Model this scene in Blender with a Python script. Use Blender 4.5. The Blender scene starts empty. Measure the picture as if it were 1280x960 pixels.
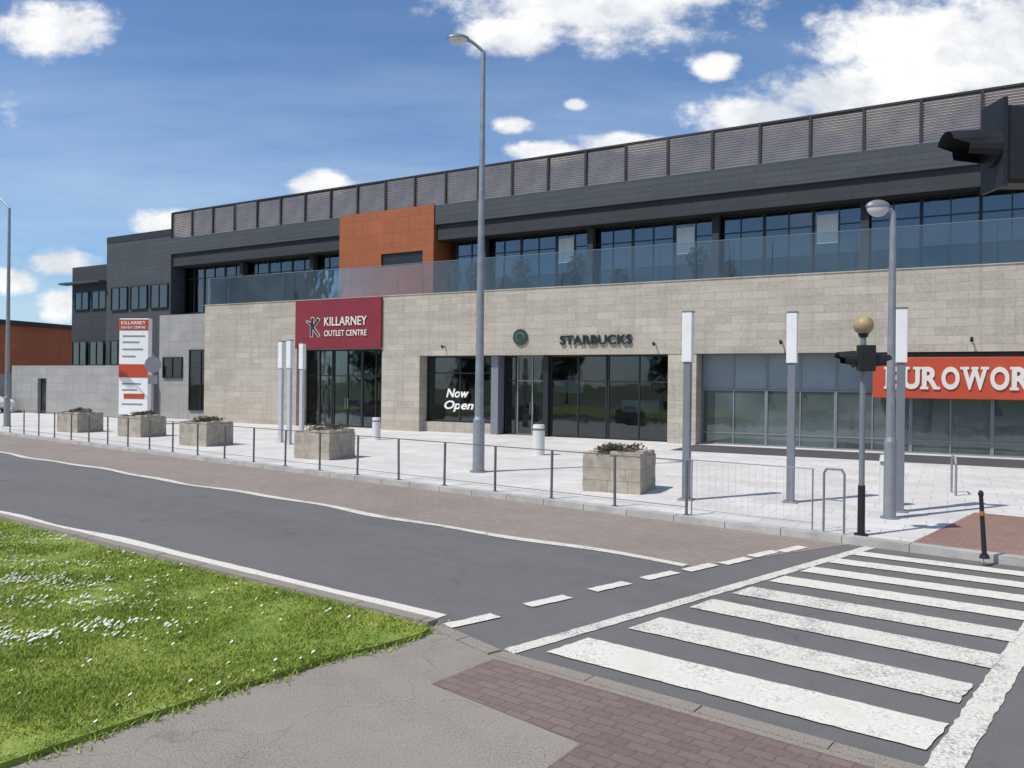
import bpy, math, random
from mathutils import Matrix, Vector
random.seed(7)
scene=bpy.context.scene
col=scene.collection
R=math.radians
# ------------------------------------------------------------------ node helpers
def newmat(name):
    m=bpy.data.materials.new(name); m.use_nodes=True
    nt=m.node_tree; nt.nodes.clear()
    out=nt.nodes.new('ShaderNodeOutputMaterial')
    return m,nt,out
def N(nt,t,**kw):
    n=nt.nodes.new(t)
    for k,v in kw.items():
        if k.startswith('i_'):
            key=k[2:].replace('_',' ')
            n.inputs[key].default_value=v
        else: setattr(n,k,v)
    return n
def L(nt,a,b): nt.links.new(a,b)
def c4(c): return (c[0],c[1],c[2],1)
def mixc(nt,fac,a,b,blend='MIX'):
    n=nt.nodes.new('ShaderNodeMix'); n.data_type='RGBA'; n.blend_type=blend
    for s,v in ((n.inputs[0],fac),(n.inputs[6],a),(n.inputs[7],b)):
        if hasattr(v,'is_linked'): L(nt,v,s)
        elif isinstance(v,(int,float)): s.default_value=v
        else: s.default_value=c4(v)
    return n.outputs[2]
def math_(nt,op,a,b=None,c=None,clamp=False):
    n=nt.nodes.new('ShaderNodeMath'); n.operation=op; n.use_clamp=clamp
    for i,v in enumerate((a,b,c)):
        if v is None: continue
        if hasattr(v,'is_linked'): L(nt,v,n.inputs[i])
        else: n.inputs[i].default_value=v
    return n.outputs[0]
def maprange(nt,v,a,b,c=0,d=1,smooth=False):
    n=nt.nodes.new('ShaderNodeMapRange'); n.clamp=True
    if smooth: n.interpolation_type='SMOOTHSTEP'
    L(nt,v,n.inputs[0]); 
    for i,x in enumerate((a,b,c,d)): n.inputs[i+1].default_value=x
    return n.outputs[0]
def noise(nt,co,scale,detail=4,rough=.55):
    n=nt.nodes.new('ShaderNodeTexNoise'); n.inputs['Scale'].default_value=scale
    n.inputs['Detail'].default_value=detail; n.inputs['Roughness'].default_value=rough
    L(nt,co,n.inputs['Vector']); return n.outputs[0]
def objco(nt): return nt.nodes.new('ShaderNodeTexCoord').outputs['Object']
def wco(nt): return nt.nodes.new('ShaderNodeNewGeometry').outputs['Position']
def bump(nt,h,strength=.3,dist=.01):
    n=nt.nodes.new('ShaderNodeBump'); n.inputs['Strength'].default_value=strength
    n.inputs['Distance'].default_value=dist; L(nt,h,n.inputs['Height']); return n.outputs[0]
def princ(nt,out,color,rough=.6,metal=0,normal=None,spec=None):
    p=nt.nodes.new('ShaderNodeBsdfPrincipled')
    if hasattr(color,'is_linked'): L(nt,color,p.inputs['Base Color'])
    else: p.inputs['Base Color'].default_value=c4(color)
    if hasattr(rough,'is_linked'): L(nt,rough,p.inputs['Roughness'])
    else: p.inputs['Roughness'].default_value=rough
    p.inputs['Metallic'].default_value=metal
    if spec is not None: p.inputs['Specular IOR Level'].default_value=spec
    if normal is not None: L(nt,normal,p.inputs['Normal'])
    L(nt,p.outputs[0],out.inputs[0]); return p
def simple(name,color,rough=.55,metal=0,var=.18,scale=3,b=.1,spec=None):
    m,nt,out=newmat(name); co=objco(nt)
    n1=noise(nt,co,scale,5); n2=noise(nt,co,scale*14,3)
    k=math_(nt,'ADD',math_(nt,'MULTIPLY',n1,.7),math_(nt,'MULTIPLY',n2,.3))
    k=maprange(nt,k,.3,.7)
    dark=[c*(1-var) for c in color]; lite=[min(1,c*(1+var)) for c in color]
    c=mixc(nt,k,dark,lite)
    princ(nt,out,c,rough,metal,bump(nt,n2,b,.01) if b else None,spec)
    return m
# asphalt ----------------------------------------------------------
def asphalt(name,base,patch=.25,crack=True):
    m,nt,out=newmat(name); co=wco(nt)
    big=noise(nt,co,.35,5); mid=noise(nt,co,3,5); fine=noise(nt,co,90,2,.7)
    k=math_(nt,'ADD',math_(nt,'MULTIPLY',big,.55),math_(nt,'MULTIPLY',mid,.45))
    c=mixc(nt,maprange(nt,k,.35,.65),[x*(1-patch) for x in base],[x*(1+patch) for x in base])
    c=mixc(nt,maprange(nt,fine,.35,.7,0,.75),c,[x*1.9+.01 for x in base])
    c=mixc(nt,maprange(nt,fine,.42,.3,0,.7),c,[x*.35 for x in base])
    mp=nt.nodes.new('ShaderNodeMapping'); mp.inputs['Rotation'].default_value=(0,0,.676); L(nt,co,mp.inputs[0])
    mp2=nt.nodes.new('ShaderNodeMapping'); mp2.inputs['Scale'].default_value=(.05,1.1,1); L(nt,mp.outputs[0],mp2.inputs[0])
    st=noise(nt,mp2.outputs[0],1.0,4)
    c=mixc(nt,maprange(nt,st,.42,.62,0,.5),c,[x*1.45 for x in base])
    sp=noise(nt,co,1.1,3,.5)
    c=mixc(nt,maprange(nt,sp,.66,.74,0,.35),c,[x*.45 for x in base])
    h=fine
    if crack:
        v=N(nt,'ShaderNodeTexVoronoi',feature='DISTANCE_TO_EDGE'); v.inputs['Scale'].default_value=.28
        dn=nt.nodes.new('ShaderNodeVectorMath'); dn.operation='MULTIPLY_ADD'
        nn=nt.nodes.new('ShaderNodeTexNoise'); nn.inputs['Scale'].default_value=1.6; nn.inputs['Detail'].default_value=6
        L(nt,co,nn.inputs['Vector']); L(nt,nn.outputs['Color'],dn.inputs[0]); dn.inputs[1].default_value=(.9,.9,0); L(nt,co,dn.inputs[2])
        L(nt,dn.outputs[0],v.inputs['Vector'])
        cr=maprange(nt,v.outputs['Distance'],.003,.0,0,.3)
        c=mixc(nt,cr,c,[x*.4 for x in base])
    princ(nt,out,c,.85,0,bump(nt,h,.5,.008)); return m
M_road=asphalt('asphalt',(.105,.102,.099))
M_foot=asphalt('footway asphalt',(.21,.188,.158),.2)
M_shadow=asphalt('painted shadow strip',(.05,.05,.055),.2,False)  # dark tone is the shop front's shade, painted on the paving
# paving brick -------------------------------------------------------
def paver(name,c1,c2,mortar,w,h,ms=.012,rot=0,dirt=.3,bumpd=.004,offset=.5):
    m,nt,out=newmat(name)
    mp=nt.nodes.new('ShaderNodeMapping'); mp.inputs['Rotation'].default_value=(0,0,rot)
    L(nt,wco(nt),mp.inputs[0])
    b=nt.nodes.new('ShaderNodeTexBrick'); L(nt,mp.outputs[0],b.inputs[0])
    b.offset=offset
    b.inputs['Color1'].default_value=c4(c1); b.inputs['Color2'].default_value=c4(c2); b.inputs['Mortar'].default_value=c4(mortar)
    b.inputs['Scale'].default_value=1; b.inputs['Mortar Size'].default_value=ms; b.inputs['Brick Width'].default_value=w; b.inputs['Row Height'].default_value=h
    b.inputs['Bias'].default_value=0
    n1=noise(nt,mp.outputs[0],.6,6,.6); n2=noise(nt,mp.outputs[0],30,3)
    c=mixc(nt,maprange(nt,n1,.4,.7,0,dirt),b.outputs[0],[x*.45 for x in c1])
    c=mixc(nt,maprange(nt,n2,.35,.7,0,.25),c,[x*1.4 for x in c2])
    princ(nt,out,c,.8,0,bump(nt,math_(nt,'SUBTRACT',n2,b.outputs['Fac']),.35,bumpd)); return m
KA=math.atan2(.626,-.78)
M_lay=paver('brown block paving',(.245,.205,.172),(.29,.248,.212),(.185,.158,.138),.2,.1,.007,-KA,.3)
M_red=paver('dull red block paving',(.17,.122,.104),(.215,.16,.138),(.115,.09,.08),.2,.1,.007,.66,.4)
M_redf=paver('red block paving',(.25,.15,.115),(.30,.19,.15),(.17,.115,.09),.2,.1,.007,.66,.4)
M_plaza=paver('pale concrete slabs',(.56,.545,.51),(.64,.62,.59),(.38,.37,.35),.6,.6,.009,.5,.4)
M_kerb=simple('kerb stone',(.40,.39,.37),.8,0,.3,2.5,.3)
def paint(name,wear):
    m,nt,out=newmat(name); co=wco(nt)
    a=noise(nt,co,2.2,6,.65); b=noise(nt,co,45,3,.7)
    k=math_(nt,'ADD',math_(nt,'MULTIPLY',a,.4),math_(nt,'MULTIPLY',b,.6))
    c=mixc(nt,maprange(nt,k,.46-wear,.58-wear*.8),(.26,.25,.235),(.76,.73,.65))
    c=mixc(nt,maprange(nt,a,.38,.7,0,.5),c,(.5,.46,.39))
    princ(nt,out,c,.7,0,bump(nt,b,.3,.004)); return m
M_paint=paint('road paint',.12)
M_paintw=paint('worn road paint',.07)
# stone cladding -----------------------------------------------------
def cladding(name,c1,c2,mortar,w,h,ms=.008,stain=.35):
    m,nt,out=newmat(name); co=objco(nt)
    s=nt.nodes.new('ShaderNodeSeparateXYZ'); L(nt,co,s.inputs[0])
    x=math_(nt,'ADD',s.outputs[0],s.outputs[1])
    cb=nt.nodes.new('ShaderNodeCombineXYZ'); L(nt,x,cb.inputs[0]); L(nt,s.outputs[2],cb.inputs[1])
    b=nt.nodes.new('ShaderNodeTexBrick'); L(nt,cb.outputs[0],b.inputs[0]); b.offset=.37
    b.inputs['Color1'].default_value=c4(c1); b.inputs['Color2'].default_value=c4(c2); b.inputs['Mortar'].default_value=c4(mortar)
    b.inputs['Scale'].default_value=1; b.inputs['Mortar Size'].default_value=ms; b.inputs['Brick Width'].default_value=w; b.inputs['Row Height'].default_value=h
    n1=noise(nt,co,.5,6,.6); n2=noise(nt,co,9,5)
    mr=nt.nodes.new('ShaderNodeMapping'); mr.inputs['Scale'].default_value=(.35,.35,2.4); L(nt,co,mr.inputs[0])
    n5=noise(nt,mr.outputs[0],1.0,4,.6)
    st=nt.nodes.new('ShaderNodeMapping'); st.inputs['Scale'].default_value=(3,3,.25); L(nt,co,st.inputs[0])
    n3=noise(nt,st.outputs[0],1.2,5)
    c=mixc(nt,maprange(nt,n1,.38,.7,0,.45),b.outputs[0],[q*.78 for q in c1])
    c=mixc(nt,maprange(nt,n5,.5,.66,0,.45),c,[q*.74 for q in c1])
    c=mixc(nt,maprange(nt,n2,.4,.7,0,.3),c,[min(1,q*1.25) for q in c2])
    c=mixc(nt,maprange(nt,n3,.5,.75,0,stain),c,[q*.6 for q in c1])
    princ(nt,out,c,.8,0,bump(nt,math_(nt,'SUBTRACT',n2,b.outputs['Fac']),.4,.01)); return m
M_stone=cladding('limestone cladding',(.36,.325,.27),(.47,.43,.365),(.25,.225,.19),.95,.29,.007)
M_stoneg=cladding('grey stone cladding',(.28,.28,.27),(.33,.325,.315),(.19,.19,.18),1.2,.5)
M_planter=simple('planter stone',(.36,.32,.26),.85,0,.35,4,.6)
M_metal=cladding('dark grey metal cladding',(.052,.060,.070),(.064,.073,.085),(.028,.031,.035),3.7,.24,.012)
M_metal2=cladding('anthracite cladding',(.030,.034,.040),(.038,.043,.05),(.018,.02,.022),3.7,.35,.012)
M_orange=cladding('terracotta panel',(.31,.092,.036),(.36,.11,.042),(.20,.06,.028),1.5,.75,.012)
M_maroon=simple('maroon panel',(.20,.018,.028),.45,0,.15,.8,0)
M_redp=simple('red sign panel',(.45,.062,.024),.45,0,.15,.8,0)
M_white=simple('white enamel',(.78,.78,.77),.4,0,.06,2,0)
M_letter=simple('cream sign lettering',(.66,.63,.58),.5,0,.06,2,0)
M_offw=simple('off white render',(.6,.6,.58),.6,0,.12,1,0)
M_black=simple('black plastic',(.012,.012,.013),.5,0,.3,5,.1)
M_frame=simple('dark aluminium frame',(.028,.03,.033),.4,.3,.1,2,0)
M_framel=simple('light aluminium frame',(.24,.26,.28),.4,.4,.1,2,0)
M_galv=simple('galvanised steel',(.27,.29,.31),.5,.45,.2,6,.1)
M_gpaint=simple('grey painted steel',(.20,.215,.24),.45,.2,.12,4,0)
M_lpaint=simple('pale painted steel',(.50,.51,.52),.45,.1,.1,4,0)
M_rail=simple('weathered railing steel',(.14,.145,.15),.55,.4,.3,8,.1)
M_slat=simple('grey brown timber louvre',(.125,.102,.097),.75,0,.4,1.3,.2)
M_slatpost=simple('louvre post steel',(.035,.032,.034),.5,.3,.2,2,0)
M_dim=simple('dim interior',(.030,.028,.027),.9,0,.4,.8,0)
M_ifloor=simple('interior floor',(.12,.10,.08),.6,0,.2,2,0)
M_wood=simple('shop counter wood',(.2,.12,.07),.6,0,.3,3,0)
M_palepanel=simple('pale panel',(.6,.62,.64),.7,0,.12,2,0)
M_soil=simple('soil',(.10,.075,.06),.95,0,.5,6,.8)
M_green=simple('dark green grey enamel',(.022,.05,.036),.4,0,.1,3,0)
M_amber=simple('weathered amber globe',(.36,.27,.14),.5,0,.35,9,0)
M_rust=simple('worn orange band',(.35,.12,.05),.6,0,.3,10,0)
M_carw=simple('white car paint',(.7,.7,.7),.25,0,.04,1,0)
M_tyre=simple('rubber',(.02,.02,.02),.9,0,.2,5,0)
M_frost=simple('frosted glazing film',(.24,.285,.32),.3,0,.22,.6,0)
M_bark=simple('bark',(.08,.06,.045),.9,0,.3,6,.5)
def glass(name,tint,refl=.12,diff=None,dfac=0):
    m,nt,out=newmat(name)
    tr=nt.nodes.new('ShaderNodeBsdfTransparent'); tr.inputs[0].default_value=c4(tint)
    gl=nt.nodes.new('ShaderNodeBsdfGlossy'); gl.inputs['Roughness'].default_value=.03; gl.inputs[0].default_value=(.9,.93,.96,1)
    fr=nt.nodes.new('ShaderNodeFresnel'); fr.inputs[0].default_value=1.5
    wn=noise(nt,objco(nt),.9,2); L(nt,bump(nt,wn,.12,.05),gl.inputs['Normal'])
    f=math_(nt,'ADD',fr.outputs[0],refl,clamp=True)
    mx=nt.nodes.new('ShaderNodeMixShader'); L(nt,f,mx.inputs[0]); L(nt,tr.outputs[0],mx.inputs[1]); L(nt,gl.outputs[0],mx.inputs[2])
    last=mx.outputs[0]
    if diff:
        d=nt.nodes.new('ShaderNodeBsdfDiffuse'); d.inputs[0].default_value=c4(diff)
        dn=maprange(nt,noise(nt,wco(nt),.5,4),.35,.65,dfac*.5,dfac*1.5)
        m2=nt.nodes.new('ShaderNodeMixShader'); L(nt,dn,m2.inputs[0])
        L(nt,last,m2.inputs[1]); L(nt,d.outputs[0],m2.inputs[2]); last=m2.outputs[0]
    L(nt,last,out.inputs[0]); return m
M_glass=glass('shop glass',(.55,.62,.64),.03)
M_glassup=glass('upper window glass',(.36,.42,.47),.09)
M_glassb=glass('balustrade glass',(.84,.89,.90),.0,(.22,.26,.28),.11)
M_glassf=glass('pale shop glass',(.5,.6,.6),.08,(.21,.27,.27),.30)
def foliage(name,c1,c2):
    m,nt,out=newmat(name)
    n=noise(nt,wco(nt),9,3); n0=noise(nt,wco(nt),1.3,3)
    k=math_(nt,'ADD',math_(nt,'MULTIPLY',n,.5),math_(nt,'MULTIPLY',n0,.5))
    princ(nt,out,mixc(nt,maprange(nt,k,.38,.62),c1,c2),.7,0,None,.2); return m
M_blade=foliage('grass blade',(.17,.26,.035),(.38,.44,.10))
M_lawn=foliage('lawn base',(.14,.21,.035),(.27,.33,.07))
M_leaf=foliage('shrub leaf',(.03,.055,.02),(.09,.12,.04))
M_leafb=foliage('dry shrub leaf',(.06,.045,.03),(.13,.10,.06))
M_field=foliage('field',(.06,.10,.02),(.11,.15,.04))
M_petal=simple('white petals',(.75,.77,.70),.8,0,.05,3,0)
# ------------------------------------------------------------------ mesh builder
class MB:
    def __init__(s): s.v=[];s.f=[];s.m=[]
    def box(s,x0,x1,y0,y1,z0,z1,mi=0,j=0):
        b=len(s.v)
        s.v+=[(x0,y0,z0),(x1,y0,z0),(x1,y1,z0),(x0,y1,z0),(x0,y0,z1),(x1,y0,z1),(x1,y1,z1),(x0,y1,z1)]
        if j: s.v[b:]=[tuple(q+random.uniform(-j,j) for q in p) for p in s.v[b:]]
        for q in ((0,3,2,1),(4,5,6,7),(0,1,5,4),(1,2,6,5),(2,3,7,6),(3,0,4,7)):
            s.f.append(tuple(b+i for i in q)); s.m.append(mi)
        return s
    def prism(s,poly,z0,z1,mi=0,bottom=False):
        b=len(s.v);n=len(poly)
        A=sum(poly[i][0]*poly[(i+1)%n][1]-poly[(i+1)%n][0]*poly[i][1] for i in range(n))
        if A<0: poly=poly[::-1]
        s.v+=[(p[0],p[1],z0) for p in poly]+[(p[0],p[1],z1) for p in poly]
        s.f.append(tuple(range(b+n,b+2*n))); s.m.append(mi)
        if bottom: s.f.append(tuple(range(b+n-1,b-1,-1))); s.m.append(mi)
        for i in range(n):
            j=(i+1)%n; s.f.append((b+i,b+j,b+n+j,b+n+i)); s.m.append(mi)
        return s
    def sheet(s,poly,z,mi=0):
        b=len(s.v);n=len(poly)
        A=sum(poly[i][0]*poly[(i+1)%n][1]-poly[(i+1)%n][0]*poly[i][1] for i in range(n))
        if A<0: poly=poly[::-1]
        s.v+=[(p[0],p[1],z) for p in poly]; s.f.append(tuple(range(b,b+n))); s.m.append(mi); return s
    def cyl(s,p0,p1,r0,r1=None,n=14,mi=0,cap=True):
        if r1 is None: r1=r0
        p0=Vector(p0);p1=Vector(p1); d=(p1-p0).normalized()
        a=d.orthogonal().normalized(); c=d.cross(a)
        b=len(s.v)
        for p,r in ((p0,r0),(p1,r1)):
            for i in range(n):
                t=2*math.pi*i/n; q=p+a*math.cos(t)*r+c*math.sin(t)*r; s.v.append(tuple(q))
        for i in range(n):
            j=(i+1)%n; s.f.append((b+i,b+j,b+n+j,b+n+i)); s.m.append(mi)
        if cap:
            s.f.append(tuple(range(b+n-1,b-1,-1))); s.m.append(mi)
            s.f.append(tuple(range(b+n,b+2*n))); s.m.append(mi)
        return s
    def tube(s,pts,r,n=10,mi=0):
        for i in range(len(pts)-1): s.cyl(pts[i],pts[i+1],r,r,n,mi)
        return s
    def ell(s,c,r,mi=0,nu=18,nv=10,v0=-90,v1=90):
        b=len(s.v)
        for j in range(nv+1):
            ph=R(v0+(v1-v0)*j/nv)
            for i in range(nu):
                t=2*math.pi*i/nu
                s.v.append((c[0]+r[0]*math.cos(ph)*math.cos(t),c[1]+r[1]*math.cos(ph)*math.sin(t),c[2]+r[2]*math.sin(ph)))
        for j in range(nv):
            for i in range(nu):
                k=(i+1)%nu; s.f.append((b+j*nu+i,b+j*nu+k,b+(j+1)*nu+k,b+(j+1)*nu+i)); s.m.append(mi)
        return s
    def leaf(s,p,size,mi=0):
        a=Vector((random.gauss(0,1),random.gauss(0,1),random.gauss(0,1))).normalized()
        b_=a.orthogonal().normalized(); c=a.cross(b_); p=Vector(p); k=len(s.v)
        for q in (p-b_*size,p+c*size*.5,p+b_*size,p-c*size*.5): s.v.append(tuple(q))
        s.f.append((k,k+1,k+2,k+3)); s.m.append(mi); return s
    def obj(s,name,mats,parent=None,mtx=None,smooth=False,bevel=0):
        me=bpy.data.meshes.new(name); me.from_pydata(s.v,[],s.f)
        if not isinstance(mats,(list,tuple)): mats=[mats]
        for m in mats: me.materials.append(m)
        me.polygons.foreach_set('material_index',s.m)
        if smooth: me.polygons.foreach_set('use_smooth',[True]*len(s.f))
        me.update()
        o=bpy.data.objects.new(name,me); col.objects.link(o)
        if parent: o.parent=parent
        if mtx is not None: o.matrix_local=mtx
        if bevel:
            bv=o.modifiers.new('b','BEVEL'); bv.width=bevel; bv.segments=2; bv.limit_method='ANGLE'
        return o
def tag(o,label,cat,group=None):
    o['label']=label; o['category']=cat
    if group: o['group']=group
    return o
def empty(name,label,cat,mtx,group=None,parent=None):
    o=bpy.data.objects.new(name,None); o.empty_display_size=.3; col.objects.link(o)
    if parent: o.parent=parent; o.matrix_local=mtx
    else: o.matrix_world=mtx
    if label: tag(o,label,cat,group)
    return o
def T(x,y,z=0,rz=0): return Matrix.Translation((x,y,z))@Matrix.Rotation(rz,4,'Z')
def copy_thing(src,mtx,label=None):
    n=src.copy(); col.objects.link(n); n.matrix_world=mtx
    if label: n['label']=label
    def rec(a,b):
        for ch in list(a.children):
            c=ch.copy(); col.objects.link(c); c.parent=b; c.matrix_basis=ch.matrix_basis.copy(); rec(ch,c)
    rec(src,n); return n
def structure(o): o['kind']='structure'; return o
def text(body,parent,mtx,height,width,mat,name='lettering',off=.0,depth=.03,shear=0,grow=0):
    cu=bpy.data.curves.new('t','FONT'); cu.body=body; cu.size=1; cu.extrude=.02; cu.offset=off; cu.align_x='LEFT'; cu.shear=shear
    to=bpy.data.objects.new('t',cu); col.objects.link(to); bpy.context.view_layer.update()
    me=bpy.data.meshes.new_from_object(to.evaluated_get(bpy.context.evaluated_depsgraph_get()))
    bpy.data.objects.remove(to)
    xs=[v.co.x for v in me.vertices]; ys=[v.co.y for v in me.vertices]
    x0,x1,y0,y1=min(xs),max(xs),min(ys),max(ys)
    for v in me.vertices:
        x=(v.co.x-x0)/(x1-x0)*(width+2*grow)-grow; y=(v.co.y-y0)/(y1-y0)*(height+2*grow)-grow; z=v.co.z
        v.co=(x,-z/.02*depth/2,y)
    me.materials.clear(); me.materials.append(mat)
    for p in me.polygons: p.material_index=0
    o=bpy.data.objects.new(name,me); col.objects.link(o); o.parent=parent; o.matrix_local=mtx
    return o
# ------------------------------------------------------------------ ground
def kerbY(x): return 15.8-.803*x
g=MB().sheet([(-900,-900),(900,-900),(900,900),(-900,900)],-.03).obj('ground',M_field); structure(g)
rd=MB().sheet([(-90,-60),(90,-60),(90,90),(-90,90)],0).obj('road',M_road); structure(rd)
pl=MB().prism([(-60,64),(5.15,kerbY(5.15)),(25,kerbY(25)),(80,-4.3),(80,85),(-60,85)],-.02,.1).obj('plaza_pavement',M_plaza); structure(pl)
kd=Vector((1,-.803)).normalized(); kn=Vector((-kd.y,kd.x))
def strip(p,q,w,off=0):
    p=Vector(p);q=Vector(q); d=(q-p).normalized(); n=Vector((-d.y,d.x))
    return [tuple(p+n*off),tuple(q+n*off),tuple(q+n*(off+w)),tuple(p+n*(off+w))]
k=MB()
a=Vector((-60,kerbY(-60))); tot=(Vector((25,kerbY(25)))-a).length; t=0
while t<tot-1:
    p=a+kd*t; q=a+kd*(t+.9)
    k.prism(strip(p,q,.2,-.02),-.02,.106+random.uniform(0,.006)); t+=.915
structure(k.obj('kerb',M_kerb))
lay=MB().sheet([(-60,kerbY(-60)-.02),(5.0,kerbY(5.0)-.02),(2.36,10.17),(-60,12.07+.803*60)],.004).obj('layby_paving',M_lay); structure(lay)
F=T(-5.8,37.1,0,math.atan2(-.4776,.8786))
U=T(16.8,26.5,0,math.atan2(-.508,.861))
def FL(s,d): v=F@Vector((s,d,0)); return (v.x,v.y)
ds=MB().sheet([FL(14.5,-3.2),FL(45,-3.2),FL(45,-.02),FL(14.5,-.02)],.104).obj('shop_shadow_strip',M_shadow); structure(ds)  # shade band along the shop base, painted as a dark sheet
rb=MB().sheet([(5.75,11.45),(7.0,10.45),(11,7.25),(14.5,9.4),(8.3,14.3)],.104).obj('red_paving',M_redf); structure(rb)
near=[(-40,36.2),(-.62,7.46),(-.06,6.76),(2.26,4.95),(9,-.3),(9,-9),(-40,-9)]
structure(MB().prism(near,-.02,.035).obj('footway_pavement',M_foot))
k=MB()
def kerbline(p,q,w,z,l=.9):
    p=Vector(p);q=Vector(q);d=(q-p).normalized();n=(q-p).length;t=0
    while t<n:
        e=min(n,t+l); k.prism(strip(p+d*t,p+d*(e-.012),w,-w),-.02,z+random.uniform(-.003,.003)); t+=l
kerbline((-40,36.2),(-.66,7.5),.14,.09)
kerbline((-.62,7.46),(-.06,6.76),.14,.05,.45)
kerbline((-.04,6.76),(9,-.3),.13,.045)
structure(k.obj('kerb',M_foot))
structure(MB().sheet([(-.58,6.02),(-.12,6.58),(2.2,4.76),(4.2,3.2),(2.9,2.2),(.15,4.6),(.46,5.05)],.039).obj('red_paving',M_red))
# ------------------------------------------------------------------ markings
mk=MB()
def wavy(p,q,w,z,amp=.03):
    p=Vector(p);q=Vector(q);d=(q-p).normalized();n=Vector((-d.y,d.x));Ln=(q-p).length;t=0;pts=[]
    while t<=Ln:
        o_=amp*math.sin(t*.8)+amp*.6*math.sin(t*2.1+1); ww=w*(1+.16*math.sin(t*1.7)+random.uniform(-.05,.05)); c=p+d*t+n*o_
        pts.append((c-n*ww/2,c+n*ww/2)); t+=.2
    for i in range(len(pts)-1):
        a,b=pts[i];c,e=pts[i+1]; mk.sheet([tuple(a),tuple(c),tuple(e),tuple(b)],z)
def rough_quad(mb,q,z,j=.008,step=.08):
    out=[]
    for i in range(4):
        a=Vector(q[i]);b=Vector(q[(i+1)%4]);n=max(1,int((b-a).length/step))
        for s_ in range(n):
            p=a.lerp(b,s_/n); out.append((p.x+random.uniform(-j,j),p.y+random.uniform(-j,j)))
    mb.sheet(out,z)
wavy((-45,7.32+.72*45),(-.55,7.72),.29,.008,.035)
mk.obj('road_edge_line_marking',M_paint)['kind']='structure'
mk=MB(); wavy((-55,12.0+.803*55),(2.36,10.12),.18,.008,.07)
mk.obj('layby_line_marking',M_paintw)['kind']='structure'
mk=MB()
for c in [(-.36,7.73),(.41,8.47),(1.14,9.11),(1.82,9.67),(2.41,10.12),(2.97,10.52),(3.49,11.0),(4.0,11.34)]:
    c=Vector(c); d=Vector((.77,.64)); rough_quad(mk,strip(c-d*.29,c+d*.29,.16,-.08),.012)
mk.obj('dashed_line_marking',M_paint)['kind']='structure'
mk=MB()
rough_quad(mk,strip((.0,6.86),(5.2,11.55),.15,-.075),.008); rough_quad(mk,strip((2.5,4.68),(6.9,9.92),.19,-.095),.008)
mk.obj('crossing_border_marking',M_paintw)['kind']='structure'
Ls=[(.52,7.05),(1.31,7.73),(2.03,8.45),(2.62,9.02),(3.2,9.58),(3.75,10.1),(4.3,10.62),(4.82,11.1)]
Rs=[(2.84,5.27),(3.45,6.03),(4.12,6.74),(4.72,7.42),(5.28,8.08),(5.8,8.68),(6.28,9.22),(6.74,9.72)]
hw=[.20,.185,.165,.155,.14,.13,.12,.11]
mk=MB(); mw=MB()
for i,(a,b) in enumerate(zip(Ls,Rs)):
    h=hw[i]; q=[(a[0]-h,a[1]-h),(b[0]-h*.9,b[1]-h),(b[0]+h*.9,b[1]+h),(a[0]+h,a[1]+h)]
    rough_quad(mw if i in (1,2,3) else mk,q,.012)
mk.obj('zebra_crossing_marking',M_paint)['kind']='structure'
mw.obj('zebra_crossing_marking',M_paintw)['kind']='structure'
structure(MB().prism([(4.7,4.9),(6.2,4.6),(6.6,6.0),(5.2,6.4)],-.01,.1).obj('island_pavement',M_foot))
# ------------------------------------------------------------------ grass
gp=[(-40,35.6),(-8.5,12.95),(-5.9,11.0),(-4.0,9.66),(-2.7,8.72),(-1.39,7.80),(-.72,7.28),(-.78,7.12),(-1.1,6.78),(-1.41,6.52),(-1.75,6.1),(-1.97,5.87),(-2.3,5.45),(-2.51,5.18),(-2.85,4.72),(-3.6,3.7),(-5,2.2),(-8,.2),(-14,-3),(-40,-4)]
def inside(x,y,poly):
    r=False;n=len(poly)
    for i in range(n):
        x1,y1=poly[i];x2,y2=poly[(i+1)%n]
        if (y1>y)!=(y2>y) and x<(x2-x1)*(y-y1)/(y2-y1)+x1: r=not r
    return r
structure(MB().prism(gp,-.01,.075).obj('lawn_ground',M_lawn))
gb=MB(); cnt=0
import mathutils
nz=mathutils.noise.noise
def blade(x,y,h,w,z0=.07):
    a=random.random()*6.283; lx=random.gauss(0,.7)*h; ly=random.gauss(0,.7)*h; b=len(gb.v)
    dx=math.cos(a)*w;dy=math.sin(a)*w
    gb.v.extend([(x-dx,y-dy,z0),(x+dx,y+dy,z0),(x+lx,y+ly,z0+h)]); gb.f.append((b,b+1,b+2)); gb.m.append(0)
tries=0
while cnt<120000 and tries<600000:
    tries+=1
    u=random.random(); Y=4.2+ (18-4.2)*u**1.7; kx=random.uniform(-.70,0.0); X=kx*Y
    if not inside(X,Y,gp): continue
    d=nz(Vector((X*1.5,Y*1.5,0)))
    if random.random()>.8+d: continue
    h=random.uniform(.014,.036)*(1+.6*d); blade(X,Y,h,.003+.0005*Y); cnt+=1
for i in range(3,14):
    a=Vector(gp[i]);b=Vector(gp[i+1]);l=(b-a).length
    for j in range(int(l*420)):
        p=a.lerp(b,random.random()); e=max(0,.5+nz(Vector((p.x*4,p.y*4,3))))*.09
        blade(p.x+random.gauss(0,e),p.y+random.gauss(0,e),random.uniform(.02,.05),.007,.04)
go=gb.obj('grass',M_blade); go['kind']='stuff'
dz=MB(); c=0
cl=[(-6.9,11.0,.6,.3),(-6.1,9.6,.7,.22),(-5.1,8.7,.6,.18),(-4.4,8.0,.5,.16),(-5.6,8.7,.5,.2),(-3.4,7.2,.3,.12),(-4.2,6.9,.4,.15)]
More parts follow.
